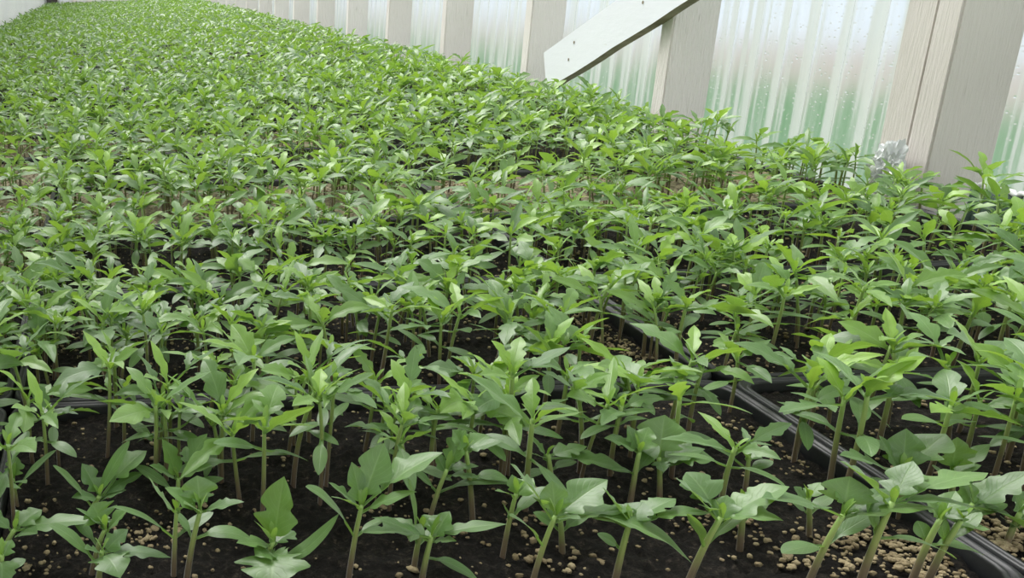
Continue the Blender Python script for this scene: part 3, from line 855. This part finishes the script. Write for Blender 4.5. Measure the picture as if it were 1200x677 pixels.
# the rest: one object
acc_v = []; acc_uv = []; acc_t = []; acc_f = []; acc_m = []; off = 0
LOD = {}
for lod in (1, 2):
    LOD[lod] = []
    for k in range(26):
        rg = random.Random(7000 + 100 * lod + k)
        vv = []; uu = []; tt = []; ff = []; mm = []; o_ = 0
        for nm, mb in plant_parts(rg, lod, leggy=rg.uniform(.92, 1.15), size=rg.uniform(.95, 1.15)):
            vv.append(np.array(mb.v, dtype=np.float32)); uu.append(np.array(mb.uv, dtype=np.float32)); tt.append(np.array(mb.tone, dtype=np.float32))
            for q in mb.f:
                ff.append([i + o_ for i in q]); mm.append(1 if nm == 'stem' else 0)
            o_ += len(mb.v)
        quads = np.array([q if len(q) == 4 else q + [q[-1]] for q in ff], dtype=np.int64)
        nq = np.array([len(q) for q in ff], dtype=np.int64)
        LOD[lod].append((np.concatenate(vv), np.concatenate(uu), np.concatenate(tt), quads, nq, np.array(mm, dtype=np.int32)))
fl = []; fn = []
for cd in rest_v + rest:
    x, y, r, c, j, i, q = cd
    lod = 1 if y < 2.9 else 2
    v, uv, t, quads, nq, mm = LOD[lod][prng.randrange(26)]
    s = .82 + .24 * q; a = prng.uniform(0, 2 * PI)
    ca, sa = math.cos(a) * s, math.sin(a) * s
    w = np.empty_like(v); w[:, 0] = v[:, 0] * ca - v[:, 1] * sa + x; w[:, 1] = v[:, 0] * sa + v[:, 1] * ca + y; w[:, 2] = v[:, 2] * s + Z_SOIL
    acc_v.append(w); acc_uv.append(uv); acc_t.append(np.clip(t + prng.uniform(-.2, .2), 0, 1))
    acc_f.append(quads + off); fn.append(nq); acc_m.append(mm); off += len(v)
V_ = np.concatenate(acc_v); UVv = np.concatenate(acc_uv); Tn = np.concatenate(acc_t); Q = np.concatenate(acc_f); NQ = np.concatenate(fn); MM = np.concatenate(acc_m)
mask = np.ones(Q.shape, dtype=bool); mask[NQ == 3, 3] = False
loops = Q[mask].astype(np.int32)
me = bpy.data.meshes.new('seedling_foliage')
me.vertices.add(len(V_)); me.vertices.foreach_set('co', V_.ravel())
me.loops.add(len(loops)); me.loops.foreach_set('vertex_index', loops)
me.polygons.add(len(NQ))
starts = np.concatenate(([0], np.cumsum(NQ)[:-1])).astype(np.int32)
me.polygons.foreach_set('loop_start', starts)
me.materials.append(M['leaf']); me.materials.append(M['stem'])
me.polygons.foreach_set('material_index', MM)
me.polygons.foreach_set('use_smooth', np.ones(len(NQ), dtype=bool))
uvl = me.uv_layers.new(name='uv'); uvl.data.foreach_set('uv', UVv[loops].ravel())
at = me.attributes.new('tone', 'FLOAT', 'POINT'); at.data.foreach_set('value', Tn)
me.update(calc_edges=True); me.validate()
o = link('seedling_foliage', me)
tag(o, 'mass of green tomato seedlings filling the trays toward the end wall', 'seedlings', kind='stuff')

# ------------------------------------------------------------------ grit on the soil
grng = random.Random(77)
ico = bmesh.new(); bmesh.ops.create_icosphere(ico, subdivisions=2, radius=1.0)
iv = np.array([v.co[:] for v in ico.verts]); ifc = [[v.index for v in f.verts] for f in ico.faces]; ico.free()
gm = MB()
def lump(x, y, z, r):
    sq = np.array((grng.uniform(.7, 1.3), grng.uniform(.7, 1.3), grng.uniform(.5, .9)))
    sd = grng.uniform(0, 99)
    vv = []
    for p in iv:
        k = 1 + .45 * mnoise.noise(Vector(p * 1.6) + Vector((sd, sd, 0))) + .30 * mnoise.noise(Vector(p * 3.7) + Vector((sd, 0, sd)))
        vv.append(p * sq * r * k + np.array((x, y, z)))
    gm.add(vv, ifc)
def tray_ok(x, y):
    for (r, c), (t, cx, cy) in TRAYS.items():
        if r < 8 and abs(x - cx) < TW / 2 - .018 and abs(y - cy) < TD / 2 - .018: return True
    return False
n = 0
# clusters, hand-read from the photo: pixel, spread (m), count, max radius
for (px, py, sp, cnt, rm) in [(170, 622, .012, 26, .0030), (150, 632, .010, 18, .0028), (200, 618, .006, 10, .003), (35, 668, .010, 12, .0028), (75, 645, .016, 14, .002), (455, 595, .006, 8, .0028), (485, 668, .004, 5, .003),
                              (635, 655, .012, 16, .0034), (660, 665, .008, 8, .003), (630, 612, .008, 14, .0024), (820, 612, .010, 24, .0022), (880, 625, .006, 6, .002), (1000, 640, .020, 60, .0026), (960, 655, .018, 40, .003), (1060, 655, .022, 90, .0026), (1100, 645, .022, 110, .0028),
                              (1085, 660, .02, 70, .003), (1160, 625, .016, 90, .003), (1180, 640, .014, 60, .003), (960, 545, .012, 60, .002), (945, 520, .02, 70, .002), (760, 425, .030, 200, .0022), (740, 405, .03, 160, .0022), (705, 375, .03, 140, .0022), (860, 440, .02, 60, .002), (900, 500, .02, 60, .002),
                              (640, 320, .03, 150, .0024), (560, 235, .035, 220, .0026), (520, 215, .03, 140, .0026), (600, 240, .03, 120, .0026), (30, 225, .05, 320, .0028), (45, 190, .05, 260, .0028), (15, 255, .05, 220, .0028), (45, 165, .06, 200, .003), (60, 300, .05, 120, .002), (90, 385, .04, 120, .002), (170, 390, .04, 100, .002), (60, 160, .06, 150, .003),
                              (985, 222, .03, 120, .0024), (910, 195, .04, 160, .0026), (330, 480, .03, 40, .002)]:
    p = on_z(px, py, Z_SOIL)
    for k in range(int(cnt * 1.3)):
        x = p.x + grng.gauss(0, sp); y = p.y + grng.gauss(0, sp * .8)
        if not tray_ok(x, y): continue
        r = rm * .60 * grng.uniform(.2, 1.0) ** 1.6 + .0005
        lump(x, y, Z_SOIL + .001 + r * .3, r); n += 1
for k in range(6500):
    r_ = grng.choice((0, 0, 1, 1, 1, 2, 2, 3, 4)); c_ = grng.choice((1, 1, 2, 2, 0))
    t, cx, cy = TRAYS[(r_, c_)]
    x = cx + grng.uniform(-.5, .5) * (TW - .04); y = cy + grng.uniform(-.5, .5) * (TD - .04)
    q = to_px((x, y, Z_SOIL))
    if not (-20 < q[0] < 1220 and q[1] < 700): continue
    r = grng.choice((.0007, .0007, .0008, .0010, .0013, .0018))
    lump(x, y, Z_SOIL + .0015 + r * .3, r)
o = link('vermiculite_grit', gm.mesh('vermiculite_grit', M['grit'])); tag(o, 'beige vermiculite grit scattered over the dark potting soil', 'grit', kind='stuff')

# ------------------------------------------------------------------ crumpled film and sheet offcut by the broad post
fc = on_x(1041, 196, 1.005)
bm = bmesh.new(); bmesh.ops.create_icosphere(bm, subdivisions=4, radius=1.0)
for v in bm.verts:
    p = v.co.copy()
    k = 1 + .35 * mnoise.noise(p * 1.7 + Vector((3, 1, 7))) - .75 * abs(mnoise.noise(p * 3.1)) + .30 * abs(mnoise.noise(p * 7.0))
    v.co = Vector((p.x * .018 * k, p.y * .022 * k, p.z * .034 * k))
o = bm_obj('crumpled_film', bm, M['film'], None, False); o.location = fc
tag(o, 'crumpled silvery plastic film wedged between tray corner and broad white post', 'plastic film')

oc = on_x(1172, 250, 1.075)
mb = MB(); v, f = corrugated(-.045, .045, -.05, .026, 0, pitch=.012, amp=.0022, per=8, nz=6); mb.add(v, f)
M['offcut'] = simple('green_grey_plastic', (.10, .16, .13), .25, .5, noise=(30, (.06, .10, .08), (.20, .28, .23)))
off_root = empty('corrugated_offcut', oc)
ob = link('sheet', mb.mesh('sheet', M['offcut']), off_root)
sm = ob.modifiers.new('thickness', 'SOLIDIFY'); sm.thickness = .0012
mb = MB(); tube(mb, [(.001, -.045 + .09 * i / 24, .027 + .0022 * math.sin(i * 1.3)) for i in range(25)], [.003 + .0012 * math.sin(i * 2.1) for i in range(25)], 8)
link('white_edge', mb.mesh('white_edge', simple('white_plastic', (.85, .87, .86), .3)), off_root)
tag(off_root, 'small green ribbed plastic offcut with a white edge beside the broad post', 'plastic offcut')

# ------------------------------------------------------------------ light
sc = bpy.context.scene
wd = bpy.data.worlds.new('overcast'); sc.world = wd; wd.use_nodes = True
nt = wd.node_tree; nt.nodes.clear()
ow = N(nt, 'ShaderNodeOutputWorld'); bg = N(nt, 'ShaderNodeBackground', i_Strength=1.0)
tc = N(nt, 'ShaderNodeTexCoord'); sp = N(nt, 'ShaderNodeSeparateXYZ'); L(nt, tc.outputs['Generated'], sp.inputs[0])
rp = ramp(nt, sp.outputs['Z'], [(0.0, (0.92, 0.94, 0.97)), (0.15, (0.98, 1.0, 1.01)), (0.6, (1.0, 1.0, 1.0)), (1.0, (1.0, 1.0, 0.98))])
L(nt, rp.outputs[0], bg.inputs['Color']); L(nt, bg.outputs[0], ow.inputs[0])
sd = bpy.data.lights.new('sun', 'SUN'); sd.energy = 2.2; sd.angle = math.radians(40); sd.color = (1.0, .98, .95)
so = bpy.data.objects.new('sun', sd); C.objects.link(so)
so.rotation_euler = Vector((-.30, .55, .80)).to_track_quat('Z', 'Y').to_euler()

sc.view_settings.view_transform = 'Standard'; sc.view_settings.look = 'None'
sc.view_settings.gamma = 1.0; sc.view_settings.use_curve_mapping = False
sc.view_settings.exposure = 0.93
sc.cycles.max_bounces = 8; sc.cycles.transparent_max_bounces = 12
sc.cycles.transmission_bounces = 6; sc.cycles.diffuse_bounces = 4; sc.cycles.glossy_bounces = 3
